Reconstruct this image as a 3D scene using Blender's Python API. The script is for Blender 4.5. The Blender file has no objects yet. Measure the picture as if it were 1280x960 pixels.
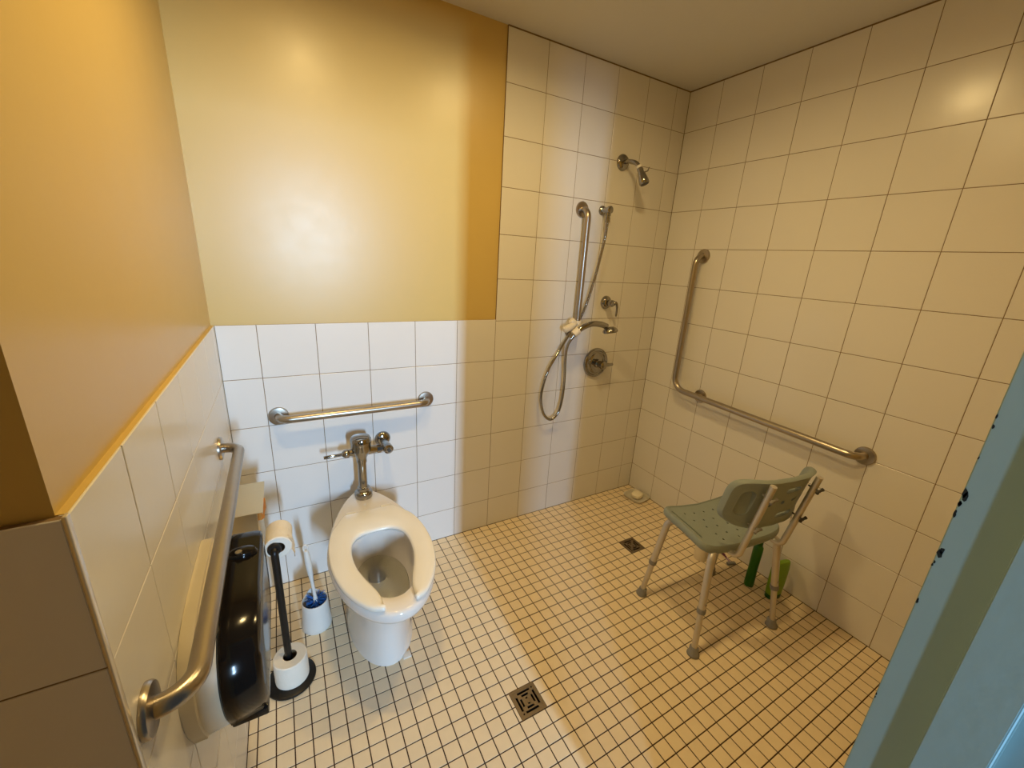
import bpy, bmesh, math, random
from mathutils import Vector, Matrix

# ---------------------------------------------------------------- camera, world, lights, exposure
S = bpy.context.scene
COL = S.collection
PI = math.pi
random.seed(7)

CAM = Vector((0.22442, -1.80445, 1.48704))
FPX = 508.70
cd = bpy.data.cameras.new('camera')
cd.sensor_fit = 'HORIZONTAL'
cd.sensor_width = 36.0
cd.lens = FPX / 1280.0 * 36.0
cd.clip_start = 0.02
cam = bpy.data.objects.new('camera', cd)
COL.objects.link(cam)
_R = ((0.8748023, -0.4812800, 0.0555916), (-0.0948039, -0.2825787, -0.9545478), (0.4751138, 0.8297704, -0.2928277))
cam.matrix_world = Matrix(((_R[0][0], -_R[1][0], -_R[2][0], CAM.x),
                           (_R[0][1], -_R[1][1], -_R[2][1], CAM.y),
                           (_R[0][2], -_R[1][2], -_R[2][2], CAM.z),
                           (0, 0, 0, 1)))
S.camera = cam

W = bpy.data.worlds.new('hall_daylight')
S.world = W
W.use_nodes = True
bgn = W.node_tree.nodes['Background']
bgn.inputs[0].default_value = (0.62, 0.80, 1.0, 1)
bgn.inputs[1].default_value = 0.075

LAMP_POWER = 7.0
LAMP_COLOR = (1.0, 0.715, 0.305)
DAY_A = 255.0
DAY_B = 105.0
S.view_settings.view_transform = 'Standard'
S.view_settings.look = 'None'
S.view_settings.gamma = 1.0
S.view_settings.use_curve_mapping = False
S.view_settings.exposure = 0.0


def area_light(name, loc, target, sx, sy, power, color):
    l = bpy.data.lights.new(name, 'AREA')
    l.shape = 'RECTANGLE'
    l.size, l.size_y = sx, sy
    l.energy = power
    l.color = color
    o = bpy.data.objects.new(name, l)
    COL.objects.link(o)
    o.location = loc
    d = Vector(target) - Vector(loc)
    o.rotation_euler = d.to_track_quat('-Z', 'Y').to_euler()
    return o


# daylight from two tall windows at the far end of the hall, through the open doorway
area_light('hall_window_light', (0.72, -6.0, 1.68), (0.72, 0, 1.68), 0.17, 1.15, DAY_A, (0.44, 0.69, 1.0))
area_light('hall_window_light', (-1.20, -6.0, 1.6), (1.60, 0, 1.6), 0.20, 1.2, DAY_B, (0.44, 0.69, 1.0))

# ---------------------------------------------------------------- helpers
def new_mat(name):
    m = bpy.data.materials.new(name)
    m.use_nodes = True
    nt = m.node_tree
    return m, nt, nt.nodes['Principled BSDF']


def srgb(r, g, b):
    f = lambda c: (c / 255 / 12.92) if c <= 10 else ((c / 255 + 0.055) / 1.055) ** 2.4
    return (f(r), f(g), f(b), 1)


def mat(name, col, rough=0.5, metal=0.0, var=0.0, vscale=8.0, bump=0.0, bscale=60.0, coat=0.0, spec=0.5, trans=0.0, ior=1.45, alpha=1.0, rvar=0.0, stretch=None, sss=0.0):
    m, nt, p = new_mat(name)
    p.inputs['Base Color'].default_value = col
    p.inputs['Roughness'].default_value = rough
    p.inputs['Metallic'].default_value = metal
    p.inputs['Coat Weight'].default_value = coat
    p.inputs['Specular IOR Level'].default_value = spec
    p.inputs['Transmission Weight'].default_value = trans
    p.inputs['IOR'].default_value = ior
    p.inputs['Alpha'].default_value = alpha
    if sss:
        p.inputs['Subsurface Weight'].default_value = sss
        p.inputs['Subsurface Radius'].default_value = (0.01, 0.01, 0.01)
    if var or bump or rvar:
        geo = nt.nodes.new('ShaderNodeNewGeometry')
        src = geo.outputs['Position']
        if stretch:
            mp = nt.nodes.new('ShaderNodeMapping')
            mp.inputs['Scale'].default_value = stretch
            nt.links.new(src, mp.inputs['Vector'])
            src = mp.outputs['Vector']
    if var:
        n = nt.nodes.new('ShaderNodeTexNoise')
        n.inputs['Scale'].default_value = vscale
        n.inputs['Detail'].default_value = 4
        nt.links.new(src, n.inputs['Vector'])
        mx = nt.nodes.new('ShaderNodeMix')
        mx.data_type = 'RGBA'
        mx.inputs['A'].default_value = tuple(c * (1 - var) for c in col[:3]) + (1,)
        mx.inputs['B'].default_value = tuple(min(1, c * (1 + var)) for c in col[:3]) + (1,)
        nt.links.new(n.outputs['Fac'], mx.inputs['Factor'])
        nt.links.new(mx.outputs['Result'], p.inputs['Base Color'])
    if bump:
        n2 = nt.nodes.new('ShaderNodeTexNoise')
        n2.inputs['Scale'].default_value = bscale
        n2.inputs['Detail'].default_value = 3
        nt.links.new(src, n2.inputs['Vector'])
        b = nt.nodes.new('ShaderNodeBump')
        b.inputs['Strength'].default_value = bump
        b.inputs['Distance'].default_value = 0.004
        nt.links.new(n2.outputs['Fac'], b.inputs['Height'])
        nt.links.new(b.outputs['Normal'], p.inputs['Normal'])
    if rvar:
        n3 = nt.nodes.new('ShaderNodeTexNoise')
        n3.inputs['Scale'].default_value = 14
        n3.inputs['Detail'].default_value = 5
        nt.links.new(src, n3.inputs['Vector'])
        mr = nt.nodes.new('ShaderNodeMapRange')
        mr.inputs['To Min'].default_value = max(0, rough - rvar)
        mr.inputs['To Max'].default_value = rough + rvar
        nt.links.new(n3.outputs['Fac'], mr.inputs['Value'])
        nt.links.new(mr.outputs['Result'], p.inputs['Roughness'])
    return m


M = {}
M['paint'] = mat('yellow_gloss_paint', srgb(207, 178, 106), 0.33, var=0.02, vscale=3, bump=0.025, bscale=70, rvar=0.03, spec=0.6)
M['ceiling'] = mat('ceiling_paint', srgb(213, 211, 205), 0.8, var=0.02, vscale=4, bump=0.08, bscale=120)
M['tile'] = mat('glazed_wall_tile', srgb(228, 225, 220), 0.22, var=0.03, vscale=3, bump=0.04, bscale=25, spec=0.4)
M['grout'] = mat('wall_grout', srgb(128, 104, 74), 0.9, var=0.2, vscale=9)
M['mosaic'] = mat('floor_mosaic_tile', srgb(238, 219, 186), 0.42, var=0.07, vscale=24, bump=0.05, bscale=300, spec=0.35)
M['floor_grout'] = mat('floor_grout', srgb(70, 48, 30), 0.95, var=0.35, vscale=6)
M['porcelain'] = mat('porcelain', srgb(238, 232, 224), 0.12, var=0.01, vscale=6, coat=0.4)
M['seat_plastic'] = mat('toilet_seat_plastic', srgb(244, 239, 226), 0.2, var=0.02, vscale=15, coat=0.2)
M['chrome'] = mat('chrome', srgb(158, 155, 150), 0.08, 1.0, bump=0.01, bscale=30)
M['steel'] = mat('brushed_stainless', srgb(172, 162, 148), 0.30, 1.0, var=0.06, vscale=50, bump=0.03, bscale=400, rvar=0.05)
M['steel_sheet'] = mat('stainless_sheet', srgb(222, 206, 170), 0.42, 1.0, var=0.06, vscale=30, stretch=(1, 18, 1))
M['white_plastic'] = mat('white_plastic', srgb(230, 226, 218), 0.35, var=0.02, vscale=20)
M['cream_plastic'] = mat('cream_plastic', srgb(226, 214, 188), 0.38, var=0.04, vscale=20)
M['smoke'] = mat('smoke_black_plastic', srgb(22, 18, 15), 0.13, var=0.2, vscale=10, spec=0.28)
M['black'] = mat('black_metal', srgb(14, 12, 11), 0.42, var=0.2, vscale=20)
M['paper'] = mat('tissue_paper', srgb(238, 230, 214), 0.95, var=0.03, vscale=60, bump=0.35, bscale=120)
M['core'] = mat('cardboard_core', srgb(120, 96, 66), 0.9, var=0.1)
M['blue'] = mat('blue_bristle', srgb(28, 92, 170), 0.55, var=0.25, vscale=120)
M['chair'] = mat('grey_seat_plastic', srgb(142, 152, 148), 0.5, var=0.04, vscale=12, bump=0.06, bscale=350)
M['alu'] = mat('satin_aluminium', srgb(205, 200, 194), 0.42, 0.75, var=0.05, vscale=18)
M['rubber'] = mat('grey_rubber', srgb(134, 132, 130), 0.7, var=0.08, vscale=40)
M['dark_plastic'] = mat('dark_grey_plastic', srgb(70, 68, 66), 0.5, var=0.1)
M['drain'] = mat('drain_steel', srgb(140, 127, 110), 0.42, 1.0, var=0.15, vscale=40)
M['pit'] = mat('drain_pit', srgb(10, 8, 7), 0.9, var=0.2)
M['teal'] = mat('teal_enamel', srgb(158, 184, 186), 0.34, var=0.04, vscale=7, bump=0.10, bscale=45, rvar=0.06)
M['chip'] = mat('chipped_paint', srgb(30, 38, 40), 0.8, var=0.3, vscale=80)
M['green'] = mat('dark_green_plastic', srgb(40, 104, 22), 0.3, var=0.08, vscale=15)
M['lime'] = mat('lime_plastic', srgb(124, 164, 30), 0.35, var=0.06, vscale=15)
M['green_cap'] = mat('green_cap', srgb(24, 88, 20), 0.35, var=0.06)
M['purple'] = mat('purple_plastic', srgb(96, 30, 70), 0.35, var=0.1)
M['lilac'] = mat('lilac_plastic', srgb(176, 150, 176), 0.4, var=0.05)
M['soap'] = mat('white_soap', srgb(248, 238, 214), 0.45, var=0.02, vscale=20, sss=0.2)
M['clear'] = mat('clear_plastic', srgb(236, 230, 216), 0.3, trans=0.3, ior=1.4, var=0.02)
M['water'] = mat('water', (0.92, 0.94, 0.9, 1), 0.02, trans=1.0, ior=1.33)
M['bag'] = mat('brown_paper', srgb(196, 128, 52), 0.85, var=0.15, vscale=50, bump=0.3, bscale=80)
M['metal_trim'] = mat('metal_edge_trim', srgb(226, 220, 210), 0.22, 0.55, var=0.08, vscale=14)


def lamp_mat():
    m, nt, p = new_mat('lamp_lens')
    p.inputs['Base Color'].default_value = (0.9, 0.85, 0.75, 1)
    p.inputs['Emission Color'].default_value = LAMP_COLOR + (1,)
    p.inputs['Emission Strength'].default_value = 36.0
    return m


M['lens'] = lamp_mat()


def link(name, bm, m, parent=None, smooth=True, angle=40):
    me = bpy.data.meshes.new(name)
    bmesh.ops.recalc_face_normals(bm, faces=bm.faces)
    bm.to_mesh(me)
    bm.free()
    me.materials.append(M[m] if isinstance(m, str) else m)
    if smooth:
        me.shade_smooth()
        me.set_sharp_from_angle(angle=math.radians(angle))
    o = bpy.data.objects.new(name, me)
    COL.objects.link(o)
    if parent:
        o.parent = parent
    return o


def thing(name, label, cat, loc=(0, 0, 0), rz=0.0, group=None):
    o = bpy.data.objects.new(name, None)
    COL.objects.link(o)
    o.empty_display_size = 0.05
    o.location = loc
    o.rotation_euler = (0, 0, rz)
    o['label'] = label
    o['category'] = cat
    if group:
        o['group'] = group
    return o


def tag(o, label, cat, group=None):
    o['label'] = label
    o['category'] = cat
    if group:
        o['group'] = group
    return o


def struct(o, label=None, cat=None):
    o['kind'] = 'structure'
    if label:
        o['label'] = label
    if cat:
        o['category'] = cat
    return o


def box(bm, x0, x1, y0, y1, z0, z1, bev=0.0, seg=2):
    r = bmesh.ops.create_cube(bm, size=1)
    vs = r['verts']
    bmesh.ops.scale(bm, vec=(x1 - x0, y1 - y0, z1 - z0), verts=vs)
    bmesh.ops.translate(bm, vec=((x0 + x1) / 2, (y0 + y1) / 2, (z0 + z1) / 2), verts=vs)
    if bev:
        es = list({e for v in vs for e in v.link_edges})
        bmesh.ops.bevel(bm, geom=es, offset=bev, segments=seg, profile=0.5, affect='EDGES')
    return bm


def loft(bm, rings, cap0=True, cap1=True, closed=True):
    vr = [[bm.verts.new(p) for p in r] for r in rings]
    n = len(vr[0])
    for a, b in zip(vr[:-1], vr[1:]):
        for i in range(n if closed else n - 1):
            j = (i + 1) % n
            try:
                bm.faces.new((a[i], a[j], b[j], b[i]))
            except ValueError:
                pass
    if cap0:
        bm.faces.new(vr[0][::-1])
    if cap1:
        bm.faces.new(vr[-1])
    return vr


def basis(d):
    d = Vector(d).normalized()
    a = Vector((0, 0, 1)) if abs(d.z) < 0.95 else Vector((1, 0, 0))
    u = d.cross(a).normalized()
    return d, u, d.cross(u).normalized()


def lathe(bm, prof, origin=(0, 0, 0), axis=(0, 0, 1), n=32, sx=1.0, sy=1.0):
    """prof: list of (radius, height along axis)."""
    d, u, v = basis(axis)
    o = Vector(origin)
    rings = []
    for r, h in prof:
        rings.append([o + d * h + u * (sx * r * math.cos(2 * PI * i / n)) + v * (sy * r * math.sin(2 * PI * i / n)) for i in range(n)])
    loft(bm, rings, True, True)
    return bm


def smooth_path(pts, k=8):
    P = [Vector(p) for p in pts]
    P = [P[0] * 2 - P[1]] + P + [P[-1] * 2 - P[-2]]
    out = []
    for i in range(1, len(P) - 2):
        p0, p1, p2, p3 = P[i - 1:i + 3]
        for j in range(k):
            t = j / k
            out.append(0.5 * ((2 * p1) + (p2 - p0) * t + (2 * p0 - 5 * p1 + 4 * p2 - p3) * t * t + (3 * p1 - p0 - 3 * p2 + p3) * t ** 3))
    out.append(P[-2])
    return out


def fillet(pts, rad, k=8):
    """polyline with round corners of radius rad."""
    P = [Vector(p) for p in pts]
    out = [P[0]]
    for i in range(1, len(P) - 1):
        a = (P[i - 1] - P[i]).normalized()
        b = (P[i + 1] - P[i]).normalized()
        ang = a.angle(b)
        r = rad[i - 1] if isinstance(rad, (list, tuple)) else rad
        t = r / math.tan(ang / 2)
        c = P[i] + (a + b).normalized() * (r / math.sin(ang / 2))
        s, e = P[i] + a * t - c, P[i] + b * t - c
        tot = s.angle(e)
        for j in range(k + 1):
            f = j / k
            out.append(c + (s * math.sin((1 - f) * tot) + e * math.sin(f * tot)) / math.sin(tot))
    out.append(P[-1])
    return out


def tube(bm, path, rad, n=16, cap=True):
    P = [Vector(p) for p in path]
    R = rad if isinstance(rad, (list, tuple)) else [rad] * len(P)
    t0 = (P[1] - P[0]).normalized()
    _, u, _ = basis(t0)
    rings = []
    for i, p in enumerate(P):
        t = (P[min(i + 1, len(P) - 1)] - P[max(i - 1, 0)]).normalized()
        u = (u - t * u.dot(t)).normalized()
        v = t.cross(u)
        rings.append([p + (u * math.cos(2 * PI * k / n) + v * math.sin(2 * PI * k / n)) * R[i] for k in range(n)])
    loft(bm, rings, cap, cap)
    return bm


def cut(o, cutters):
    """boolean-subtract a bmesh from a mesh object, at build time."""
    me = bpy.data.meshes.new('cutter')
    bmesh.ops.recalc_face_normals(cutters, faces=cutters.faces)
    cutters.to_mesh(me)
    cutters.free()
    c = bpy.data.objects.new('cutter', me)
    COL.objects.link(c)
    c.matrix_world = o.matrix_world
    c.parent = o.parent
    md = o.modifiers.new('cut', 'BOOLEAN')
    md.operation = 'DIFFERENCE'
    md.solver = 'EXACT'
    md.object = c
    dg = bpy.context.evaluated_depsgraph_get()
    new = bpy.data.meshes.new_from_object(o.evaluated_get(dg))
    o.modifiers.clear()
    o.data = new
    new.shade_smooth()
    new.set_sharp_from_angle(angle=math.radians(38))
    bpy.data.objects.remove(c)


def project(p):
    d = Vector(p) - CAM
    x = sum(_R[0][i] * d[i] for i in range(3))
    y = sum(_R[1][i] * d[i] for i in range(3))
    z = sum(_R[2][i] * d[i] for i in range(3))
    if z < 0.05:
        return None
    return 640 + FPX * x / z, 480 + FPX * y / z, z


# ---------------------------------------------------------------- room shell
T = 0.203                     # wall tile pitch
RW = 2.2622                   # right wall
H = 2.4055                    # ceiling
Z0 = 0.174                    # first wall joint above the floor
YF = -1.70                    # inner face of the front wall
YE = -1.256                   # end of the left wall
XA = -0.50                    # alcove
WAIN = 1.197                  # top of the tile wainscot
TB = 0.008                    # tiles stand this far proud of the paint
PB = 1.1446                   # where the full-height shower tiling begins


TL = 0.011                    # plaster above the left wainscot sits further back


def slab(name, boxes, m):
    bm = bmesh.new()
    for b in boxes:
        box(bm, *b)
    return struct(link(name, bm, m, smooth=False))


floor = slab('floor', [(XA - 0.1, RW + 0.15, -1.85, 0.15, -0.08, -0.0014)], 'floor_grout')
ceiling = slab('ceiling', [(XA - 0.1, RW + 0.15, -1.85, 0.15, H, H + 0.1)], 'ceiling')
wall_back = slab('wall_back', [(-0.15, RW + 0.15, TB, 0.15, -0.08, H)], 'paint')
wall_left = slab('wall_left', [(-0.15, -TL, YE + TL, TB, -0.08, H), (XA, -0.15, YE + TB, YE + 0.12, -0.08, H)], 'paint')
wall_right = slab('wall_right', [(RW + TB, RW + 0.15, -1.82, 0.15, -0.08, H)], 'paint')
wall_alcove = slab('wall_alcove', [(XA - 0.1, XA, -1.82, YE + 0.12, -0.08, H)], 'paint')
DX0, DX1, DZ = 0.075, 0.93, 2.06
wall_front = slab('wall_front', [(XA - 0.1, DX0, -1.80, YF, -0.08, H), (DX1, RW + 0.15, -1.80, YF, -0.08, H), (DX0, DX1, -1.80, YF, DZ, H)], 'paint')

_tile_mesh = {}


def tile_mesh(w, h, th, m, bev):
    key = (round(w, 4), round(h, 4), m)
    if key in _tile_mesh:
        return _tile_mesh[key]
    v, f = [], []
    for (s, z) in ((0, 0), (0, th - bev * 0.8), (bev, th)):
        v += [(-w / 2 + s, -h / 2 + s, z), (w / 2 - s, -h / 2 + s, z), (w / 2 - s, h / 2 - s, z), (-w / 2 + s, h / 2 - s, z)]
    for k in (0, 4):
        for i in range(4):
            j = (i + 1) % 4
            f.append((k + i, k + j, k + j + 4, k + i + 4))
    f.append((8, 9, 10, 11))
    me = bpy.data.meshes.new('tile')
    me.from_pydata(v, [], f)
    me.materials.append(M[m])
    _tile_mesh[key] = me
    return me


FR = {  # local tile axes (across, up, outward) for each surface
    'back': Matrix(((1, 0, 0), (0, 0, -1), (0, 1, 0))),
    'right': Matrix(((0, 0, -1), (-1, 0, 0), (0, 1, 0))),
    'left': Matrix(((0, 0, 1), (1, 0, 0), (0, 1, 0))),
    'floor': Matrix.Identity(3),
}


def tile(parent, frame, c, w, h, th, m='tile', bev=0.0011, tilt=0.0016):
    o = bpy.data.objects.new('tile', tile_mesh(w, h, th, m, bev))
    COL.objects.link(o)
    o.parent = parent
    r = FR[frame] @ Matrix.Rotation(random.gauss(0, tilt), 3, 'X') @ Matrix.Rotation(random.gauss(0, tilt), 3, 'Y')
    o.matrix_local = Matrix.Translation(c) @ r.to_4x4()
    return o


def wall_tiles(parent, frame, us, vs, place, gap=0.0022, skip=None):
    for a, b in zip(us[:-1], us[1:]):
        for c, d in zip(vs[:-1], vs[1:]):
            if b - a < 0.008 or d - c < 0.008 or (skip and skip((a + b) / 2, (c + d) / 2)):
                continue
            tile(parent, frame, place((a + b) / 2, (c + d) / 2), b - a - gap, d - c - gap, TB)


def grout_bed(parent, bxs):
    bm = bmesh.new()
    for b in bxs:
        box(bm, *b)
    return link('grout', bm, 'grout', parent, smooth=False)


rows_full = [0.0] + [Z0 + T * k for k in range(12)]
rows_full = [z for z in rows_full if z < H - 0.03] + [H - 0.005]
rows_wain = [0.0] + [Z0 + T * k for k in range(5)] + [WAIN]
G = 0.0013
# back wall
grout_bed(wall_back, [(-0.0, PB, G, TB, -0.001, WAIN - 0.001), (PB, RW + TB, G, TB, -0.001, H)])
xs = [0.0] + [(i - 0.362) * T for i in range(1, 12)] + [RW]
wall_tiles(wall_back, 'back', [x for x in xs if x < PB + 0.01], rows_wain, lambda u, v: (u, TB, v))
wall_tiles(wall_back, 'back', [x for x in xs if x > PB - 0.01], rows_full, lambda u, v: (u, TB, v))
# right wall
grout_bed(wall_right, [(RW + G, RW + TB, YF, TB, -0.001, H)])
ys = [0.0] + [(0.977 + k) * T for k in range(0, 8)] + [-YF]
wall_tiles(wall_right, 'right', ys, rows_full, lambda u, v: (RW + TB, -u, v))
# left wall
grout_bed(wall_left, [(-TL, -G, YE + 0.004, 0, -0.001, WAIN - 0.0015), (XA, -0.004, YE + G, YE + TB, -0.001, WAIN - 0.001)])
bm = bmesh.new()
box(bm, -TL, -0.0022, YE + TL, 0.0, WAIN - 0.0015, WAIN - 0.0002)
link('ledge', bm, 'paint', wall_left, smooth=False)
yl = [YE + 0.0085] + [-1.064, -0.862, -0.66, -0.457, -0.254, -0.051, 0.0]
wall_tiles(wall_left, 'left', yl, rows_wain, lambda u, v: (-TB, u, v))
wall_tiles(wall_left, 'back', [XA, -0.405, -0.203, -0.0018], rows_wain, lambda u, v: (u, YE + TB, v))
# metal corner strip where the left wall ends
bm = bmesh.new()
box(bm, -0.0026, 0.0016, YE - 0.0014, YE + 0.009, 0, WAIN + 0.002, 0.0012, 3)
struct(link('trim_1', bm, 'metal_trim'), 'narrow metal corner strip on the end of the left wall tiling', 'trim')

# ---- floor mosaic: 300 nearest tiles are objects, the rest one part
FP = 0.0508
DRAINS = [(0.8515, -0.9525, 0.100), (1.8050, -0.4953, 0.1005)]
fx = []
k = math.floor((0 - 1.1446) / FP)
x = 1.1446 + k * FP
fx = [0.0] + [1.1446 + FP * i for i in range(-60, 60) if 0.01 < 1.1446 + FP * i < RW - 0.01] + [RW]
fy = [0.0] + [-(0.0381 + FP * i) for i in range(0, 60) if 0.0381 + FP * i < 1.80]
cells = []
c = bmesh.new()
for dx, dy, s in DRAINS:
    box(c, dx - s / 2, dx + s / 2, dy - s / 2, dy + s / 2, -0.056, 0.01)
cut(floor, c)
floor.data.shade_flat()


def minus(r, d):
    """rectangle r minus drain rectangle d -> list of rectangles."""
    x0, x1, y0, y1 = r
    a0, a1, b0, b1 = d
    if x1 <= a0 or x0 >= a1 or y1 <= b0 or y0 >= b1:
        return [r]
    out = []
    if y0 < b0:
        out.append((x0, x1, y0, b0))
    if y1 > b1:
        out.append((x0, x1, b1, y1))
    ya, yb = max(y0, b0), min(y1, b1)
    if x0 < a0:
        out.append((x0, a0, ya, yb))
    if x1 > a1:
        out.append((a1, x1, ya, yb))
    return out


fxl = [XA + 0.01] + [1.1446 + FP * i for i in range(-60, 60) if XA + 0.02 < 1.1446 + FP * i < -0.01] + [0.0]
for ya, yb in zip(fy[1:], fy[:-1]):
    cols = fx if yb > YE else fxl[:-1] + fx
    for xa, xb in zip(cols[:-1], cols[1:]):
        rs = [(xa, xb, ya, yb)]
        for dx, dy, s in DRAINS:
            h = s / 2 - 0.0006
            rs = [q for r in rs for q in minus(r, (dx - h, dx + h, dy - h, dy + h))]
        for r in rs:
            if r[1] - r[0] > 0.006 and r[3] - r[2] > 0.006:
                cells.append(r)


def area_px(r):
    P = [project((x, y, 0)) for x, y in ((r[0], r[2]), (r[1], r[2]), (r[1], r[3]), (r[0], r[3]))]
    if any(p is None for p in P):
        return 0
    cx = sum(p[0] for p in P) / 4
    cy = sum(p[1] for p in P) / 4
    if not (290 < cx < 1285 and -5 < cy < 965):
        return 0
    return abs(sum(P[i][0] * P[(i + 1) % 4][1] - P[(i + 1) % 4][0] * P[i][1] for i in range(4))) / 2


cells.sort(key=area_px, reverse=True)
FG = 0.0036
for r in cells[:300]:
    tile(floor, 'floor', ((r[0] + r[1]) / 2, (r[2] + r[3]) / 2, -0.004 + random.gauss(0, 0.00012)), r[1] - r[0] - FG, r[3] - r[2] - FG, 0.004, 'mosaic', 0.0007, 0.002)
v, f = [], []
for r in cells[300:]:
    w, h = r[1] - r[0] - FG, r[3] - r[2] - FG
    me = tile_mesh(w, h, 0.004, 'mosaic', 0.0007)
    b = len(v)
    cx, cy, dz = (r[0] + r[1]) / 2, (r[2] + r[3]) / 2, random.gauss(0, 0.00012)
    tx, ty = random.gauss(0, 0.002), random.gauss(0, 0.002)
    v += [(p.co.x + cx, p.co.y + cy, p.co.z - 0.004 + dz + tx * p.co.x + ty * p.co.y) for p in me.vertices]
    f += [tuple(i + b for i in q.vertices) for q in me.polygons]
me = bpy.data.meshes.new('tile_field')
me.from_pydata(v, [], f)
me.materials.append(M['mosaic'])
o = bpy.data.objects.new('tile_field', me)
COL.objects.link(o)
o.parent = floor
o['kind'] = 'stuff'

# ---- door frame in the front wall (camera looks through it) and its leaf added out of view to cut the hall daylight
door = struct(thing('door_1', 'teal enamelled metal door frame with chipped paint, at the right edge', 'door frame', (0, 0, 0)))
del door['category']
XJ = 0.905
bm = bmesh.new()                                   # right jamb: rabbet, stop, rabbet, with room-side and hall-side casings
jp = [(XJ, YF + 0.002), (XJ, -1.7515), (XJ - 0.016, -1.7530), (XJ - 0.016, -1.8045), (XJ, -1.8060), (XJ, -1.856), (XJ + 0.05, -1.856), (XJ + 0.05, -1.83), (XJ + 0.024, -1.83), (XJ + 0.024, YF - 0.012), (XJ + 0.05, YF - 0.012), (XJ + 0.05, YF + 0.002)]
loft(bm, [[(x, y, 0) for x, y in jp], [(x, y, DZ) for x, y in jp]])
bmesh.ops.recalc_face_normals(bm, faces=bm.faces)
bmesh.ops.bevel(bm, geom=[e for e in bm.edges if abs(e.verts[0].co.z - e.verts[1].co.z) > 1], offset=0.0012, segments=2, affect='EDGES')
jr = link('jamb', bm, 'teal', door, angle=30)
bm = bmesh.new()
XL = 0.10
loft(bm, [[(XL + (XJ - x), y, 0) for x, y in jp], [(XL + (XJ - x), y, DZ) for x, y in jp]])
link('jamb', bm, 'teal', door, angle=30)
bm = bmesh.new()
box(bm, XL - 0.02, XJ + 0.02, -1.856, YF + 0.002, DZ - 0.03, DZ + 0.03, 0.001)
box(bm, XL + 0.01, XJ - 0.01, -1.8045, -1.753, DZ - 0.046, DZ - 0.03, 0.001)
link('head', bm, 'teal', door)
bm = bmesh.new()                                   # flaked paint along the room-side edge of the right jamb
for zz, s in ((1.345, 0.7), (1.30, 0.4), (1.255, 1.6), (1.235, 1.0), (1.225, 0.9), (1.175, 1.6), (1.155, 0.7), (1.10, 0.7), (0.93, 0.5), (0.72, 0.4), (0.69, 0.5)):
    for q in range(2):
        cz = zz + random.uniform(-0.006, 0.006)
        cy = YF + 0.002 - random.uniform(0.001, 0.0025) * s
        n = 7
        pts = [(cy + 0.0016 * s * random.uniform(0.6, 1.3) * math.cos(2 * PI * i / n), cz + 0.0042 * s * random.uniform(0.5, 1.3) * math.sin(2 * PI * i / n)) for i in range(n)]
        loft(bm, [[(XJ - 0.0002, min(y, YF + 0.0021), z) for y, z in pts], [(XJ + 0.0004, min(y, YF + 0.0021), z) for y, z in pts]])
link('paint_chip', bm, 'chip', door, smooth=False)
bm = bmesh.new()
box(bm, 0, 0.80, -0.044, 0, 0.008, DZ - 0.035, 0.002)
blocker = link('daylight_blocker', bm, 'teal', door)  # unseen panel, added to shade a band of the back wall
blocker.location = (XL + 0.005, -1.862, 0)
blocker.rotation_euler = (0, 0, math.radians(-78))
bm = bmesh.new()
lathe(bm, [(0.026, 0), (0.026, 0.006), (0.012, 0.01), (0.012, 0.035), (0.026, 0.045), (0.028, 0.06), (0.02, 0.07), (0.0, 0.072)], (0.73, 0, 1.0), (0, 1, 0))
link('knob', bm, 'steel', blocker)


# ---------------------------------------------------------------- ceiling lamps
def downlight(x, y, label):
    t = thing('ceiling_downlight', label, 'lamp', (x, y, H), 0, 'recessed ceiling downlights')
    bm = bmesh.new()
    lathe(bm, [(0.062, 0.0), (0.085, -0.001), (0.088, -0.004), (0.080, -0.008), (0.062, -0.006)], (0, 0, 0), n=40)
    link('trim_ring', bm, 'white_plastic', t)
    bm = bmesh.new()
    lathe(bm, [(0.0, -0.0065), (0.062, -0.0065), (0.062, -0.0045), (0.0, -0.0045)], (0, 0, 0), n=40)
    link('lens', bm, 'lens', t)
    l = bpy.data.lights.new('bulb', 'AREA')
    l.shape = 'DISK'
    l.size = 0.12
    l.spread = math.radians(168)
    l.energy = LAMP_POWER
    l.color = LAMP_COLOR
    o = bpy.data.objects.new('bulb', l)
    COL.objects.link(o)
    o.parent = t
    o.location = (0, 0, -0.012)
    return t


downlight(0.42, -0.82, 'round white ceiling downlight over the toilet')
downlight(1.20, -0.83, 'round white ceiling downlight over the shower floor')


# ---------------------------------------------------------------- grab bars
def flange_bm(c, n, r=0.038):
    bm = bmesh.new()
    lathe(bm, [(0.0, 0.0), (r, 0.0), (r, 0.0055), (r - 0.0025, 0.009), (0.021, 0.0115), (0.0, 0.0115)], c, n, 40)
    return bm


def grab_bar(name, label, ends, path, rads, extra=None):
    t = thing(name, label, 'grab bar', ends[0][0], 0)
    o = Vector(ends[0][0])
    for c, n in ends:
        link('flange', flange_bm(Vector(c) - o, n), 'steel', t)
    bm = bmesh.new()
    tube(bm, [p - o for p in fillet(path, rads, 10)], 0.0160, 20)
    if extra:
        for a, b in extra:
            tube(bm, [Vector(a) - o, Vector(b) - o], 0.0125, 14)
    link('bar', bm, 'steel', t)
    return t


SO = 0.056


def simple_bar(name, label, a, b, n):
    n = Vector(n)
    a, b = Vector(a), Vector(b)
    grab_bar(name, label, [(a, n), (b, n)], [a + n * 0.004, a + n * SO, b + n * SO, b + n * 0.004], 0.046)


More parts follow.
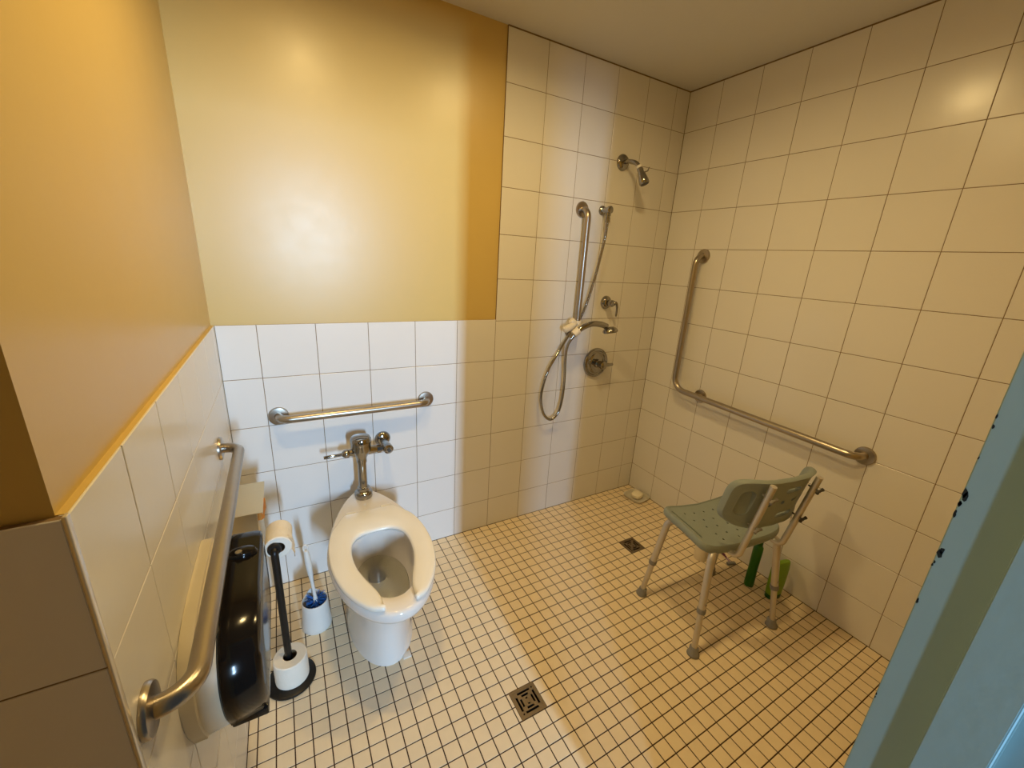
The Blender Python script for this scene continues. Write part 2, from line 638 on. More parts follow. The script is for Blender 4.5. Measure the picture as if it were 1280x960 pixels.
simple_bar('grab_bar', 'straight steel grab bar on the white tiles above the toilet', (0.168, 0, 0.822), (0.783, 0, 0.822), (0, -1, 0))
simple_bar('grab_bar', 'long steel grab bar in the foreground on the left wall above the paper dispenser', (0, -1.205, 0.845), (0, -0.305, 0.845), (1, 0, 0))
simple_bar('grab_bar', 'upright steel grab bar in the shower that carries the hand shower', (1.608, 0, 1.749), (1.608, 0, 1.130), (0, -1, 0))
X = RW - SO
grab_bar('grab_bar', 'L-shaped steel grab bar on the right wall above the shower chair',
         [((RW, -0.268, 1.560), (-1, 0, 0)), ((RW, -0.415, 0.800), (-1, 0, 0)), ((RW, -1.198, 0.796), (-1, 0, 0))],
         [(RW - 0.004, -0.268, 1.560), (X, -0.268, 1.560), (X, -0.268, 0.812), (X, -1.198, 0.796), (RW - 0.004, -1.198, 0.796)],
         [0.046, 0.075, 0.046], [((RW - 0.004, -0.415, 0.803), (X, -0.415, 0.808))])

# ---------------------------------------------------------------- shower fittings
t = thing('overhead_shower', 'small chrome fixed shower head high on the tiled back wall', 'shower head', (1.842, 0, 1.998))
bm = bmesh.new()
lathe(bm, [(0.0, 0), (0.040, 0), (0.040, 0.004), (0.034, 0.012), (0.018, 0.018), (0.0, 0.019)], (0, 0, 0), (0, -1, 0), 36)
link('flange', bm, 'chrome', t)
bm = bmesh.new()
ap = smooth_path([(0, -0.01, 0), (0.003, -0.045, 0.0), (0.010, -0.085, -0.012), (0.018, -0.105, -0.03)], 6)
tube(bm, ap, 0.0105, 16)
link('arm', bm, 'chrome', t)
d = Vector((0.20, -0.38, -0.90)).normalized()
p0 = Vector((0.018, -0.105, -0.03))
bm = bmesh.new()
lathe(bm, [(0.0, -0.004), (0.013, -0.004), (0.014, 0.003), (0.013, 0.010), (0.0, 0.010)], p0, d, 24)
link('ring', bm, 'white_plastic', t)
bm = bmesh.new()
lathe(bm, [(0.0, 0.008), (0.013, 0.008), (0.016, 0.018), (0.014, 0.028), (0.019, 0.042), (0.024, 0.070), (0.025, 0.088), (0.022, 0.092), (0.0, 0.092)], p0, d, 28)
head = link('head', bm, 'chrome', t)
bm = bmesh.new()
lathe(bm, [(0.0, 0.0915), (0.0205, 0.0915), (0.0205, 0.0935), (0.0, 0.0935)], p0, d, 28)
link('spray_face', bm, 'dark_plastic', head)
bm = bmesh.new()
tube(bm, [p0 + d * 0.03 + Vector((0.012, 0, 0)), p0 + d * 0.03 + Vector((0.045, 0, 0.012)), p0 + d * 0.03 + Vector((0.052, 0, 0.03))], [0.003, 0.003, 0.0025], 8)
link('lever', bm, 'chrome', t)

t = thing('supply_elbow', 'chrome wall outlet elbow feeding the shower hose', 'shower outlet', (1.742, 0, 1.757))
bm = bmesh.new()
lathe(bm, [(0.0, 0), (0.024, 0), (0.024, 0.004), (0.020, 0.010), (0.014, 0.014), (0.014, 0.05), (0.018, 0.054), (0.018, 0.066), (0.012, 0.070), (0, 0.070)], (0, 0, 0), (0, -1, 0), 28)
link('outlet', bm, 'chrome', t)
bm = bmesh.new()
lathe(bm, [(0.0, 0), (0.013, 0), (0.013, -0.020), (0.0105, -0.022), (0.0105, -0.03), (0.0125, -0.032), (0.0125, -0.052), (0, -0.052)], (0, -0.052, -0.008), (0, 0, 1), 20)
link('nut', bm, 'chrome', t)

HP = [(1.742, -0.052, 1.705), (1.742, -0.050, 1.66), (1.740, -0.045, 1.60), (1.712, -0.040, 1.43), (1.668, -0.034, 1.255), (1.625, -0.026, 1.160), (1.570, -0.024, 1.085),
      (1.520, -0.034, 1.020), (1.460, -0.040, 0.930), (1.428, -0.042, 0.830), (1.424, -0.042, 0.745), (1.450, -0.044, 0.665), (1.497, -0.046, 0.628),
      (1.540, -0.048, 0.660), (1.560, -0.050, 0.735), (1.562, -0.054, 0.850), (1.545, -0.066, 0.985), (1.536, -0.085, 1.06), (1.545, -0.108, 1.112)]
path = smooth_path(HP, 22)
bm = bmesh.new()
tube(bm, path, [0.0072 + (0.0007 if i % 2 else -0.0002) for i in range(len(path))], 10)
tag(link('shower_hose', bm, 'chrome', angle=80), 'flexible chrome shower hose hanging in a long loop below the bar', 'hose')

t = thing('hose_bracket', 'white plastic slide clamp near the foot of the upright grab bar', 'bracket', (1.608, -SO, 1.165))
bm = bmesh.new()
lathe(bm, [(0.0, -0.026), (0.022, -0.026), (0.024, -0.022), (0.024, 0.022), (0.022, 0.026), (0.0, 0.026)], (0, 0, 0), (0, 0, 1), 28)
link('clamp', bm, 'cream_plastic', t)
bm = bmesh.new()
tube(bm, smooth_path([(-0.018, -0.01, 0.012), (-0.045, -0.02, 0.002), (-0.085, -0.026, -0.012), (-0.104, -0.028, -0.020)], 5), [0.014] * 3 + [0.016] * 4 + [0.018] * 4 + [0.019] * 3 + [0.016, 0.010], 14)
link('lever', bm, 'cream_plastic', t)
bm = bmesh.new()
lathe(bm, [(0, 0), (0.016, 0), (0.018, 0.01), (0.018, 0.024), (0.014, 0.03), (0, 0.03)], (-0.025, -0.01, 0.012), (-0.8, 0.1, 0.55), 24)
link('knob', bm, 'cream_plastic', t)
bm = bmesh.new()
lathe(bm, [(0.013, -0.018), (0.019, -0.018), (0.020, 0.012), (0.018, 0.018), (0.014, 0.018)], (-0.046, -0.058, -0.026), (0.72, -0.12, 0.62), 24)
tube(bm, [(-0.01, -0.012, -0.008), (-0.036, -0.046, -0.022)], 0.011, 12)
link('cradle', bm, 'cream_plastic', t)

t = thing('hand_shower', 'chrome hand shower with curved handle lying in the white clamp', 'hand shower', (1.560, -0.115, 1.140))
bm = bmesh.new()
hp = smooth_path([(-0.022, 0.010, -0.036), (0.010, -0.002, 0.006), (0.050, -0.008, 0.030), (0.100, -0.012, 0.043), (0.155, -0.016, 0.038), (0.190, -0.018, 0.027)], 7)
n = len(hp)
tube(bm, hp, [0.0115 if i < n * 0.2 else 0.0135 + 0.003 * (i / n) for i in range(n)], 18)
link('handle', bm, 'chrome', t)
bm = bmesh.new()
hd = Vector((0.10, -0.22, -0.97)).normalized()
lathe(bm, [(0.0, -0.014), (0.018, -0.013), (0.032, -0.006), (0.041, 0.006), (0.042, 0.014), (0.039, 0.018), (0.0, 0.018)], (0.214, -0.022, 0.012), hd, 32)
sh = link('head', bm, 'chrome', t)
bm = bmesh.new()
lathe(bm, [(0.0, 0.0175), (0.036, 0.0175), (0.035, 0.0205), (0.0, 0.0205)], (0.214, -0.022, 0.012), hd, 32)
link('spray_face', bm, 'dark_plastic', sh)

t = thing('diverter_handle', 'small chrome lever handle on the wall above the round valve plate', 'tap', (1.842, 0, 1.281))
bm = bmesh.new()
lathe(bm, [(0, 0), (0.038, 0), (0.038, 0.003), (0.032, 0.014), (0.022, 0.022), (0.015, 0.024), (0.015, 0.034), (0, 0.034)], (0, 0, 0), (0, -1, 0), 36)
link('escutcheon', bm, 'chrome', t)
bm = bmesh.new()
lathe(bm, [(0, 0.032), (0.017, 0.032), (0.019, 0.040), (0.019, 0.058), (0.014, 0.066), (0, 0.068)], (0, 0, 0), (0, -1, 0), 28)
hub = link('hub', bm, 'chrome', t)
bm = bmesh.new()
tube(bm, smooth_path([(0.0, -0.056, -0.004), (0.018, -0.066, 0.004), (0.026, -0.070, -0.02), (0.026, -0.070, -0.072)], 6), [0.008] * 7 + [0.0075] * 6 + [0.0065] * 5 + [0.003], 12)
link('lever', bm, 'chrome', hub)

t = thing('mixer_valve', 'large round chrome mixer valve plate with lever in the shower', 'tap', (1.817, 0, 0.929))
bm = bmesh.new()
lathe(bm, [(0, 0), (0.088, 0), (0.088, 0.006), (0.083, 0.013), (0.074, 0.015), (0.070, 0.011), (0.062, 0.012), (0.058, 0.017), (0.045, 0.020), (0, 0.021)], (0, 0, 0), (0, -1, 0), 56)
link('plate', bm, 'chrome', t)
bm = bmesh.new()
lathe(bm, [(0, 0.018), (0.026, 0.018), (0.026, 0.036), (0.021, 0.040), (0.021, 0.060), (0.024, 0.064), (0.024, 0.078), (0.015, 0.085), (0, 0.086)], (0, 0, 0), (0, -1, 0), 36)
hub = link('hub', bm, 'chrome', t)
bm = bmesh.new()
tube(bm, [(0.012, -0.072, 0.0), (0.04, -0.076, 0.002), (0.062, -0.080, 0.004), (0.066, -0.080, 0.004)], [0.012, 0.010, 0.008, 0.003], 14)
link('lever', bm, 'chrome', hub)


# ---------------------------------------------------------------- floor drains
def floor_drain(x, y, s, label):
    t = thing('floor_drain', label, 'drain', (x, y, 0), 0, 'square floor drains')
    h = s / 2
    bm = bmesh.new()
    box(bm, -h, h, -h, h, -0.055, -0.045)
    link('pit', bm, 'pit', t, smooth=False)
    bm = bmesh.new()
    for q in range(4):
        a, b = h - 0.0085, h
        r = Matrix.Rotation(q * PI / 2, 4, 'Z')
        c = bmesh.new()
        box(c, -b, b - 0.0085, -b, -a, -0.008, 0.0008)
        c.transform(r)
        me = bpy.data.meshes.new('tmp')
        c.to_mesh(me)
        c.free()
        bm.from_mesh(me)
        bpy.data.meshes.remove(me)
    link('frame', bm, 'drain', t, smooth=False)
    g = h - 0.0088
    bm = bmesh.new()
    box(bm, -g, g, -g, g, -0.004, 0.0002)
    gr = link('grate', bm, 'drain', t, smooth=False)
    c = bmesh.new()
    for q in range(4):
        r = Matrix.Rotation(q * PI / 2, 4, 'Z')
        for (rad, ln, wd) in ((0.0335, 0.050, 0.0075), (0.0215, 0.027, 0.0070)):
            b = bmesh.new()
            box(b, -ln / 2, ln / 2, -rad - wd / 2, -rad + wd / 2, -0.01, 0.01)
            b.transform(r)
            me = bpy.data.meshes.new('tmp')
            b.to_mesh(me)
            b.free()
            c.from_mesh(me)
            bpy.data.meshes.remove(me)
    for yy in (-0.010, 0.010):
        box(c, -0.004, 0.004, yy - 0.0025, yy + 0.0025, -0.01, 0.01)
    cut(gr, c)
    for sx in (-1, 1):
        bm = bmesh.new()
        lathe(bm, [(0, 0.0001), (0.003, 0.0001), (0.003, 0.0008), (0, 0.001)], (sx * 0.035, sx * 0.035, 0), (0, 0, 1), 12)
        link('screw', bm, 'pit', t)
    return t


floor_drain(*DRAINS[0], 'square slotted metal floor drain in the open floor near the doorway')
floor_drain(*DRAINS[1], 'square slotted metal floor drain beside the front leg of the shower chair')

# ---------------------------------------------------------------- toilet
TX = 0.461
t = thing('toilet', 'white floor-standing porcelain toilet with open-front cream seat and no lid', 'toilet', (TX, 0, 0))
NR = 64


def egg(z, hw, yc, yf, yb, p=1.15, q=0.75, nf=2.0):
    """plan outline: elliptical front, tapering back."""
    pts = []
    n = NR // 2
    for i in range(n):                       # front half, from left to right
        a = -PI / 2 + PI * i / n
        s, c = math.sin(a), math.cos(a)
        e = 2.0 / nf
        pts.append(Vector((hw * math.copysign(abs(s) ** e, s), yc - (yc - yf) * abs(c) ** e, z)))
    for i in range(n):                       # back half, from right to left
        w = math.cos(PI * i / n)
        u = math.sin(PI * i / n)
        # w: +1..-1
        uu = min(1.0, u)
        pts.append(Vector((hw * math.copysign(max(0.0, (1 - uu ** p)) ** q, w) if abs(w) > 1e-6 else 0, yc + (yb - yc) * uu, z)))
    return pts


def egg2(z, hw, yc, yf, yb):
    return egg(z, hw, yc, yf, yb, 2.0, 0.5)


outer = [egg2(0.0, 0.127, -0.36, -0.612, -0.10), egg2(0.012, 0.125, -0.36, -0.611, -0.10), egg2(0.05, 0.118, -0.36, -0.604, -0.105),
         egg2(0.14, 0.114, -0.37, -0.606, -0.11), egg2(0.22, 0.117, -0.38, -0.622, -0.11), egg(0.275, 0.124, -0.40, -0.652, -0.10, 1.7, 0.6),
         egg(0.32, 0.143, -0.42, -0.700, -0.08, 1.5, 0.65), egg(0.355, 0.160, -0.44, -0.745, -0.06, 1.3, 0.7), egg(0.375, 0.172, -0.45, -0.776, -0.042, 1.4, 0.62),
         egg(0.388, 0.181, -0.455, -0.796, -0.036, 1.4, 0.6), egg(0.400, 0.184, -0.455, -0.801, -0.034, 1.4, 0.6), egg(0.418, 0.184, -0.455, -0.801, -0.034, 1.4, 0.6),
         egg(0.426, 0.181, -0.455, -0.797, -0.037, 1.4, 0.6), egg(0.430, 0.174, -0.455, -0.789, -0.042, 1.4, 0.6)]
inner = [egg2(0.430, 0.128, -0.50, -0.735, -0.365), egg2(0.426, 0.120, -0.50, -0.728, -0.372), egg2(0.410, 0.118, -0.50, -0.725, -0.372), egg2(0.385, 0.128, -0.50, -0.735, -0.362),
         egg2(0.345, 0.122, -0.495, -0.715, -0.355), egg2(0.300, 0.106, -0.485, -0.670, -0.340), egg2(0.262, 0.084, -0.47, -0.620, -0.325), egg2(0.235, 0.058, -0.45, -0.560, -0.318),
         egg2(0.215, 0.040, -0.405, -0.445, -0.312), egg2(0.205, 0.034, -0.375, -0.405, -0.312), egg2(0.165, 0.031, -0.365, -0.394, -0.312), egg2(0.11, 0.028, -0.36, -0.385, -0.315)]
bm = bmesh.new()
loft(bm, outer + inner, True, True)
link('bowl', bm, 'porcelain', t, angle=50)
bm = bmesh.new()
loft(bm, [egg2(0.281, 0.0945, -0.475, -0.640, -0.333), egg2(0.280, 0.0935, -0.475, -0.638, -0.334)], True, True)
link('water', bm, 'water', t, smooth=False)
# open-front seat
N = 56
OUT = [(0.052, -0.781), (0.088, -0.764), (0.125, -0.715), (0.155, -0.650), (0.173, -0.575), (0.179, -0.495), (0.173, -0.410), (0.155, -0.337), (0.133, -0.300), (0.111, -0.263), (0.099, -0.247), (0.085, -0.243), (0.06, -0.243), (0.0, -0.243)]
INN = [(0.049, -0.760), (0.051, -0.720), (0.062, -0.680), (0.082, -0.625), (0.098, -0.565), (0.103, -0.500), (0.097, -0.445), (0.080, -0.412), (0.055, -0.393), (0.03, -0.389), (0.012, -0.388), (0.006, -0.388), (0.0, -0.388)]


def side(L, k):
    P = smooth_path([(x, y, 0) for x, y in L], 12)
    acc = [0.0]
    for a, b in zip(P[:-1], P[1:]):
        acc.append(acc[-1] + (b - a).length)
    out, j = [], 0
    for i in range(k + 1):
        d = acc[-1] * i / k
        while j < len(acc) - 2 and acc[j + 1] < d:
            j += 1
        f = (d - acc[j]) / max(1e-9, acc[j + 1] - acc[j])
        out.append(P[j].lerp(P[j + 1], f))
    return out


o1, i1 = side(OUT, 60), side(INN, 60)
full_o = o1 + [Vector((-p.x, p.y, 0)) for p in o1[::-1][1:]]
full_i = i1 + [Vector((-p.x, p.y, 0)) for p in i1[::-1][1:]]
bm = bmesh.new()
rings = []
zb, zt = 0.4335, 0.452
for a, b in zip(full_o, full_i):
    d = b - a
    w = d.length
    e = d.normalized()
    prof = [(0.0, zb + 0.004), (0.0, zt - 0.007), (0.0025, zt - 0.0025), (0.008, zt), (w * 0.5, zt + 0.001), (w - 0.012, zt - 0.001), (w - 0.004, zt - 0.004), (w, zt - 0.010), (w, zb + 0.004), (w - 0.004, zb), (0.004, zb)]
    rings.append([Vector((a.x + e.x * s, a.y + e.y * s, z)) for s, z in prof])


def shrink(r, off):
    c = sum(r, Vector()) / len(r)
    return [Vector((c.x + (p.x - c.x) * 0.75 + off.x, c.y + (p.y - c.y) * 0.75 + off.y, c.z + (p.z - c.z) * 0.6)) for p in r]


rings = [shrink(rings[0], Vector((-0.004, 0.0, 0)))] + rings + [shrink(rings[-1], Vector((0.004, 0.0, 0)))]
loft(bm, rings, True, True)
seat = link('seat', bm, 'seat_plastic', t, angle=60)
seat['label'] = 'cream open-front seat'
for sx in (-0.07, 0.07):
    bm = bmesh.new()
    lathe(bm, [(0, -0.02), (0.010, -0.02), (0.010, 0.02), (0, 0.02)], (sx, -0.236, 0.440), (1, 0, 0), 16)
    link('hinge', bm, 'white_plastic', t)
bm = bmesh.new()
box(bm, 0.040, 0.072, -0.612, -0.585, 0.0, 0.007, 0.002)
link('leveling_shim', bm, 'white_plastic', t)

# flush valve
t = thing('flush_valve', 'chrome flush valve with side lever standing on the back of the toilet', 'flush valve', (TX + 0.003, -0.103, 0.43))
bm = bmesh.new()
lathe(bm, [(0, 0.0), (0.036, 0.0), (0.038, 0.004), (0.038, 0.026), (0.034, 0.031), (0.026, 0.036), (0.026, 0.048), (0.019, 0.052), (0, 0.052)], (0, 0, 0), (0, 0, 1), 32)
link('spud_nut', bm, 'chrome', t)
bm = bmesh.new()
lathe(bm, [(0, 0.045), (0.0185, 0.045), (0.0185, 0.172), (0.0215, 0.173), (0.0215, 0.190), (0.0, 0.190)], (0, 0, 0), (0, 0, 1), 28)
link('flush_tube', bm, 'chrome', t)
bm = bmesh.new()
lathe(bm, [(0, 0.183), (0.021, 0.183), (0.022, 0.194), (0.032, 0.215), (0.040, 0.228), (0.041, 0.234), (0.041, 0.262), (0, 0.262)], (0, 0, 0), (0, 0, 1), 36)
tube(bm, [(0.0, 0, 0.226), (0.045, 0, 0.224), (0.075, 0, 0.222)], [0.024, 0.018, 0.015], 20)
tube(bm, [(0.0, 0, 0.226), (-0.040, 0, 0.224), (-0.056, 0, 0.224)], [0.026, 0.017, 0.013], 20)
link('valve_body', bm, 'chrome', t)
bm = bmesh.new()
lathe(bm, [(0.0, 0.260), (0.042, 0.260), (0.043, 0.264), (0.043, 0.282), (0.038, 0.292), (0.022, 0.297), (0, 0.298)], (0, 0, 0), (0, 0, 1), 36)
link('cap', bm, 'chrome', t)
bm = bmesh.new()
lathe(bm, [(0, 0.050), (0.015, 0.050), (0.018, 0.054), (0.018, 0.066), (0.014, 0.074), (0.007, 0.080), (0.0065, 0.10), (0.0075, 0.145), (0.006, 0.150), (0, 0.150)], (0, 0, 0.224), (-1, -0.05, 0.0), 22)
link('lever', bm, 'chrome', t)
bm = bmesh.new()
lathe(bm, [(0, 0.066), (0.019, 0.066), (0.019, 0.082), (0.014, 0.084), (0.014, 0.10), (0, 0.10)], (0, 0, 0.221), (1, 0, 0), 8)
link('coupling', bm, 'chrome', t)
bm = bmesh.new()
tube(bm, [(0.112, 0.103 - 0.004, 0.221), (0.112, 0.04, 0.221), (0.112, 0.012, 0.221), (0.112, -0.006, 0.221), (0.112, -0.022, 0.221), (0.112, -0.030, 0.221)], [0.016, 0.016, 0.020, 0.022, 0.021, 0.012], 24)
st = link('supply_stop', bm, 'chrome', t)
bm = bmesh.new()
lathe(bm, [(0, 0), (0.008, 0), (0.008, 0.006), (0, 0.006)], (0.112, -0.0305, 0.221), (0, -1, 0), 6)
link('stop_screw', bm, 'dark_plastic', st)
bm = bmesh.new()
lathe(bm, [(0.0, 0), (0.036, 0), (0.036, 0.003), (0.030, 0.012), (0.020, 0.018), (0.0, 0.019)], (0.112, 0.103, 0.221), (0, -1, 0), 32)
link('wall_flange', bm, 'chrome', t)

# ---------------------------------------------------------------- left wall: paper dispenser and sanitary bin
t = thing('paper_dispenser', 'white and smoke-black jumbo toilet paper dispenser under the left grab bar', 'paper dispenser', (0, -0.915, 0.69))


def drum(x, s=1.0, dy=0.0, dz=0.0):
    P = [(0.185, 0.105), (0.120, 0.112), (0.030, 0.113), (-0.050, 0.110), (-0.110, 0.098), (-0.155, 0.072), (-0.182, 0.030), (-0.188, -0.015), (-0.178, -0.062), (-0.160, -0.098), (-0.148, -0.110),
         (-0.06, -0.110), (0.06, -0.110), (0.150, -0.110), (0.178, -0.092), (0.190, -0.05), (0.194, 0.03)]
    n = len(P)
    Q = []
    for i in range(n):
        a, b, c, d = [Vector((0, P[(i + j) % n][0], P[(i + j) % n][1])) for j in (-1, 0, 1, 2)]
        for j in range(3):
            u = j / 3
            q = 0.5 * ((2 * b) + (c - a) * u + (2 * a - 5 * b + 4 * c - d) * u * u + (3 * b - a - 3 * c + d) * u ** 3)
            Q.append(Vector((x, q.y * s + dy, q.z * s + dz)))
    return Q


bm = bmesh.new()
loft(bm, [drum(0.0005), drum(0.022), drum(0.024, 0.975), drum(0.056, 0.955)])
link('back_plate', bm, 'cream_plastic', t, angle=35)
bm = bmesh.new()
loft(bm, [drum(0.0562, 0.95), drum(0.059, 0.975), drum(0.064, 0.98), drum(0.112, 0.955, 0.004), drum(0.121, 0.93, 0.006), drum(0.125, 0.88, 0.008), drum(0.127, 0.6, 0.01)])
cov = link('cover', bm, 'smoke', t, angle=35)
bm = bmesh.new()
box(bm, 0.058, 0.122, -0.146, -0.02, -0.124, -0.098, 0.004)
link('tear_edge', bm, 'smoke', t)
bm = bmesh.new()
lathe(bm, [(0, 0), (0.026, 0), (0.027, 0.006), (0.023, 0.014), (0.012, 0.018), (0, 0.018)], (0.088, 0.085, 0.104), (0, 0, 1), 28, 0.75, 1.15)
lk = link('latch', bm, 'smoke', cov)
bm = bmesh.new()
lathe(bm, [(0, 0.0165), (0.007, 0.0165), (0.007, 0.0195), (0, 0.0195)], (0.083, 0.076, 0.104), (0, 0, 1), 16)
link('lock', bm, 'steel', t)

t = thing('sanitary_bin', 'wall-mounted stainless sanitary bin with flat lid in the left corner', 'sanitary bin', (0, -0.355, 0.40))
bm = bmesh.new()
box(bm, 0.0005, 0.090, -0.098, 0.098, 0.0, 0.268, 0.002)
link('bin_body', bm, 'steel_sheet', t)
bm = bmesh.new()
pr = [(0.0005, 0.270), (0.105, 0.270), (0.1055, 0.2645), (0.1065, 0.2645), (0.1065, 0.2715), (0.0005, 0.2735)]
loft(bm, [[(x, -0.103, z) for x, z in pr], [(x, 0.103, z) for x, z in pr]])
link('lid', bm, 'steel_sheet', t, smooth=False)
bm = bmesh.new()
prf = [(0.0903, -0.085), (0.100, -0.086), (0.1075, -0.07), (0.106, -0.04), (0.1105, -0.01), (0.102, 0.0), (0.0903, 0.002)]
loft(bm, [[(x, y, 0.232 + 0.004 * math.sin(40 * y)) for x, y in prf], [(x, y, 0.2665) for x, y in prf]])
link('bag_lining', bm, 'bag', t)


# ---------------------------------------------------------------- paper stand, rolls, brush
SX, SY = 0.1265, -0.505
t = thing('paper_stand', 'black metal toilet paper stand with round base beside the toilet', 'paper stand', (SX, SY, 0))
bm = bmesh.new()
lathe(bm, [(0, 0), (0.078, 0), (0.080, 0.003), (0.079, 0.008), (0.074, 0.011), (0, 0.012)], (0, 0, 0), (0, 0, 1), 48)
link('base', bm, 'black', t)
bm = bmesh.new()
tube(bm, fillet([(0, 0, 0.010), (0.0, 0, 0.548), (0.004, 0.130, 0.548)], 0.012, 6), 0.0115, 16)
link('post', bm, 'black', t)
bm = bmesh.new()
lathe(bm, [(0, 0), (0.019, 0), (0.0205, 0.004), (0.0205, 0.012), (0.018, 0.014), (0, 0.014)], (0.0, 0.004, 0.548), (0.03, 1, 0), 24)
link('collar', bm, 'black', t)


def roll(name, label, loc, axis, ro, ri, ln, group, tail=False):
    t = thing(name, label, 'toilet roll', loc, 0, group)
    bm = bmesh.new()
    b = 0.003
    prof = [(ri, 0), (ro - b, 0), (ro, b)] + [(ro + random.uniform(-0.0006, 0.0006), ln * k / 8) for k in range(1, 8)] + [(ro, ln - b), (ro - b, ln), (ri, ln)]
    d, u, v = basis(axis)
    n = 44
    rings = [[Vector(d) * h + u * (r * math.cos(2 * PI * i / n)) + v * (r * math.sin(2 * PI * i / n)) for i in range(n)] for r, h in prof]
    rings.append(rings[0])
    loft(bm, rings, False, False)
    bmesh.ops.remove_doubles(bm, verts=bm.verts, dist=1e-6)
    link('paper', bm, 'paper', t)
    bm = bmesh.new()
    rc = [(ri, 0.0005), (ri, ln - 0.0005), (ri - 0.0012, ln - 0.0005), (ri - 0.0012, 0.0005)]
    rings = [[Vector(d) * h + u * (r * math.cos(2 * PI * i / n)) + v * (r * math.sin(2 * PI * i / n)) for i in range(n)] for r, h in rc]
    rings.append(rings[0])
    loft(bm, rings, False, False)
    link('core', bm, 'core', t)
    if tail:
        bm = bmesh.new()
        rows = []
        for k in range(9):
            s = k / 8
            a = 0.25 * PI * (1 - min(1, s * 2)) if s < 0.5 else 0
            z = ro * math.sin(a) if s < 0.5 else -(s - 0.5) * 0.10
            xx = (ro + 0.0012) * math.cos(a) if s < 0.5 else ro + 0.0012 + 0.004 * math.sin(s * 7)
            rows.append([(xx + 0.0015 * math.sin(j * 2.1 + k), ln * (0.06 + 0.9 * j / 8), z + (-0.012 * abs(math.sin(j * 1.7)) if k == 8 else 0)) for j in range(9)])
        rr = [rows[k] + [(x + 0.0009, y, z) for x, y, z in rows[k][::-1]] for k in range(9)]
        loft(bm, rr)
        link('loose_sheet', bm, 'paper', t)
    return t


roll('toilet_roll', 'half-used toilet roll on the top arm of the black stand', (SX + 0.011, SY + 0.020, 0.548 - 0.004), (0.03, 1, 0), 0.040, 0.0195, 0.102, 'toilet rolls on the stand', True)
roll('toilet_roll', 'full toilet roll threaded on the post at the base of the black stand', (SX + 0.004, SY - 0.002, 0.0125), (0, 0, 1), 0.054, 0.022, 0.098, 'toilet rolls on the stand')

BX, BY = 0.226, -0.298
bm = bmesh.new()
prof = [(0, 0.0), (0.054, 0.0), (0.056, 0.003), (0.0555, 0.02), (0.0505, 0.08), (0.0485, 0.122), (0.0475, 0.126), (0.0455, 0.126), (0.0445, 0.12), (0.047, 0.08), (0.050, 0.008), (0, 0.006)]
d, u, v_ = basis((0, 0, 1))
n = 44
rings = []
for r, h in prof:
    ring = []
    for i in range(n):
        a = 2 * PI * i / n
        lift = 0.022 * math.exp(-((((a - 1.75 + PI) % (2 * PI)) - PI) / 0.45) ** 2) if 0.11 < h else 0
        ring.append(Vector((r * math.cos(a), r * math.sin(a), h + lift)))
    rings.append(ring)
loft(bm, rings, True, True)
hold = link('brush_holder', bm, 'white_plastic')
hold.location = (BX, BY, 0)
tag(hold, 'white plastic toilet brush holder on the floor beside the toilet', 'brush holder')
t = thing('toilet_brush', 'white-handled toilet brush with blue bristles standing in the holder', 'toilet brush', (BX, BY, 0.0085))
bm = bmesh.new()
hb, ht = Vector((0.004, 0.0, 0.100)), Vector((-0.014, 0.004, 0.378))
dd = (ht - hb)
lathe(bm, [(0, -0.02), (0.009, -0.02), (0.009, 0.02), (0.0065, 0.04), (0.0065, 0.11), (0.010, 0.15), (0.0125, 0.20), (0.011, 0.235), (0.008, 0.258)], hb, dd, 18)
q = hb + dd.normalized() * 0.258
e = dd.normalized()
tube(bm, smooth_path([q + Vector((-0.006, 0, -0.004)), q + e * 0.014 + Vector((-0.0075, 0, 0)), q + e * 0.024, q + e * 0.014 + Vector((0.0075, 0, 0)), q + Vector((0.006, 0, -0.004))], 5), 0.0034, 10)
link('handle', bm, 'white_plastic', t)
bm = bmesh.new()
lathe(bm, [(0, 0), (0.014, 0), (0.016, 0.01), (0.013, 0.03), (0.008, 0.036), (0, 0.036)], (0.004, 0, 0.075), (0, 0, 1), 20)
link('hub', bm, 'white_plastic', t)
bm = bmesh.new()
for k in range(330):
    a = random.uniform(0, 2 * PI)
    zz = random.uniform(0.012, 0.122)
    rr = random.uniform(0.034, 0.0415)
    c = Vector((0.004, 0, zz))
    e = c + Vector((math.cos(a) * rr, math.sin(a) * rr, random.uniform(-0.004, 0.018)))
    tube(bm, [c, e], [0.0018, 0.0014], 4)
br = link('bristles', bm, 'blue', t, smooth=False)
br['kind'] = 'stuff'
br['label'] = 'blue bristles'

# ---------------------------------------------------------------- shower chair
CH = thing('shower_chair', 'grey plastic shower chair with drain holes, curved back and aluminium legs', 'shower chair', (1.785, -0.965, 0), math.radians(-8))
SU, SV, SZ = 0.222, 0.137, 0.455


def seat_pt(r, a):
    c, s = math.cos(a), math.sin(a)
    e = 2 / 6.5
    return SU * r * math.copysign(abs(c) ** e, c), SV * r * math.copysign(abs(s) ** e, s) + 0.018


def seat_z(u, v):
    return SZ + 0.036 * (abs(u) / SU) ** 2.0 * (1.0 if v > -0.02 else max(0.35, 1 + (v + 0.02) * 4.5)) + 0.003 * (v / SV)


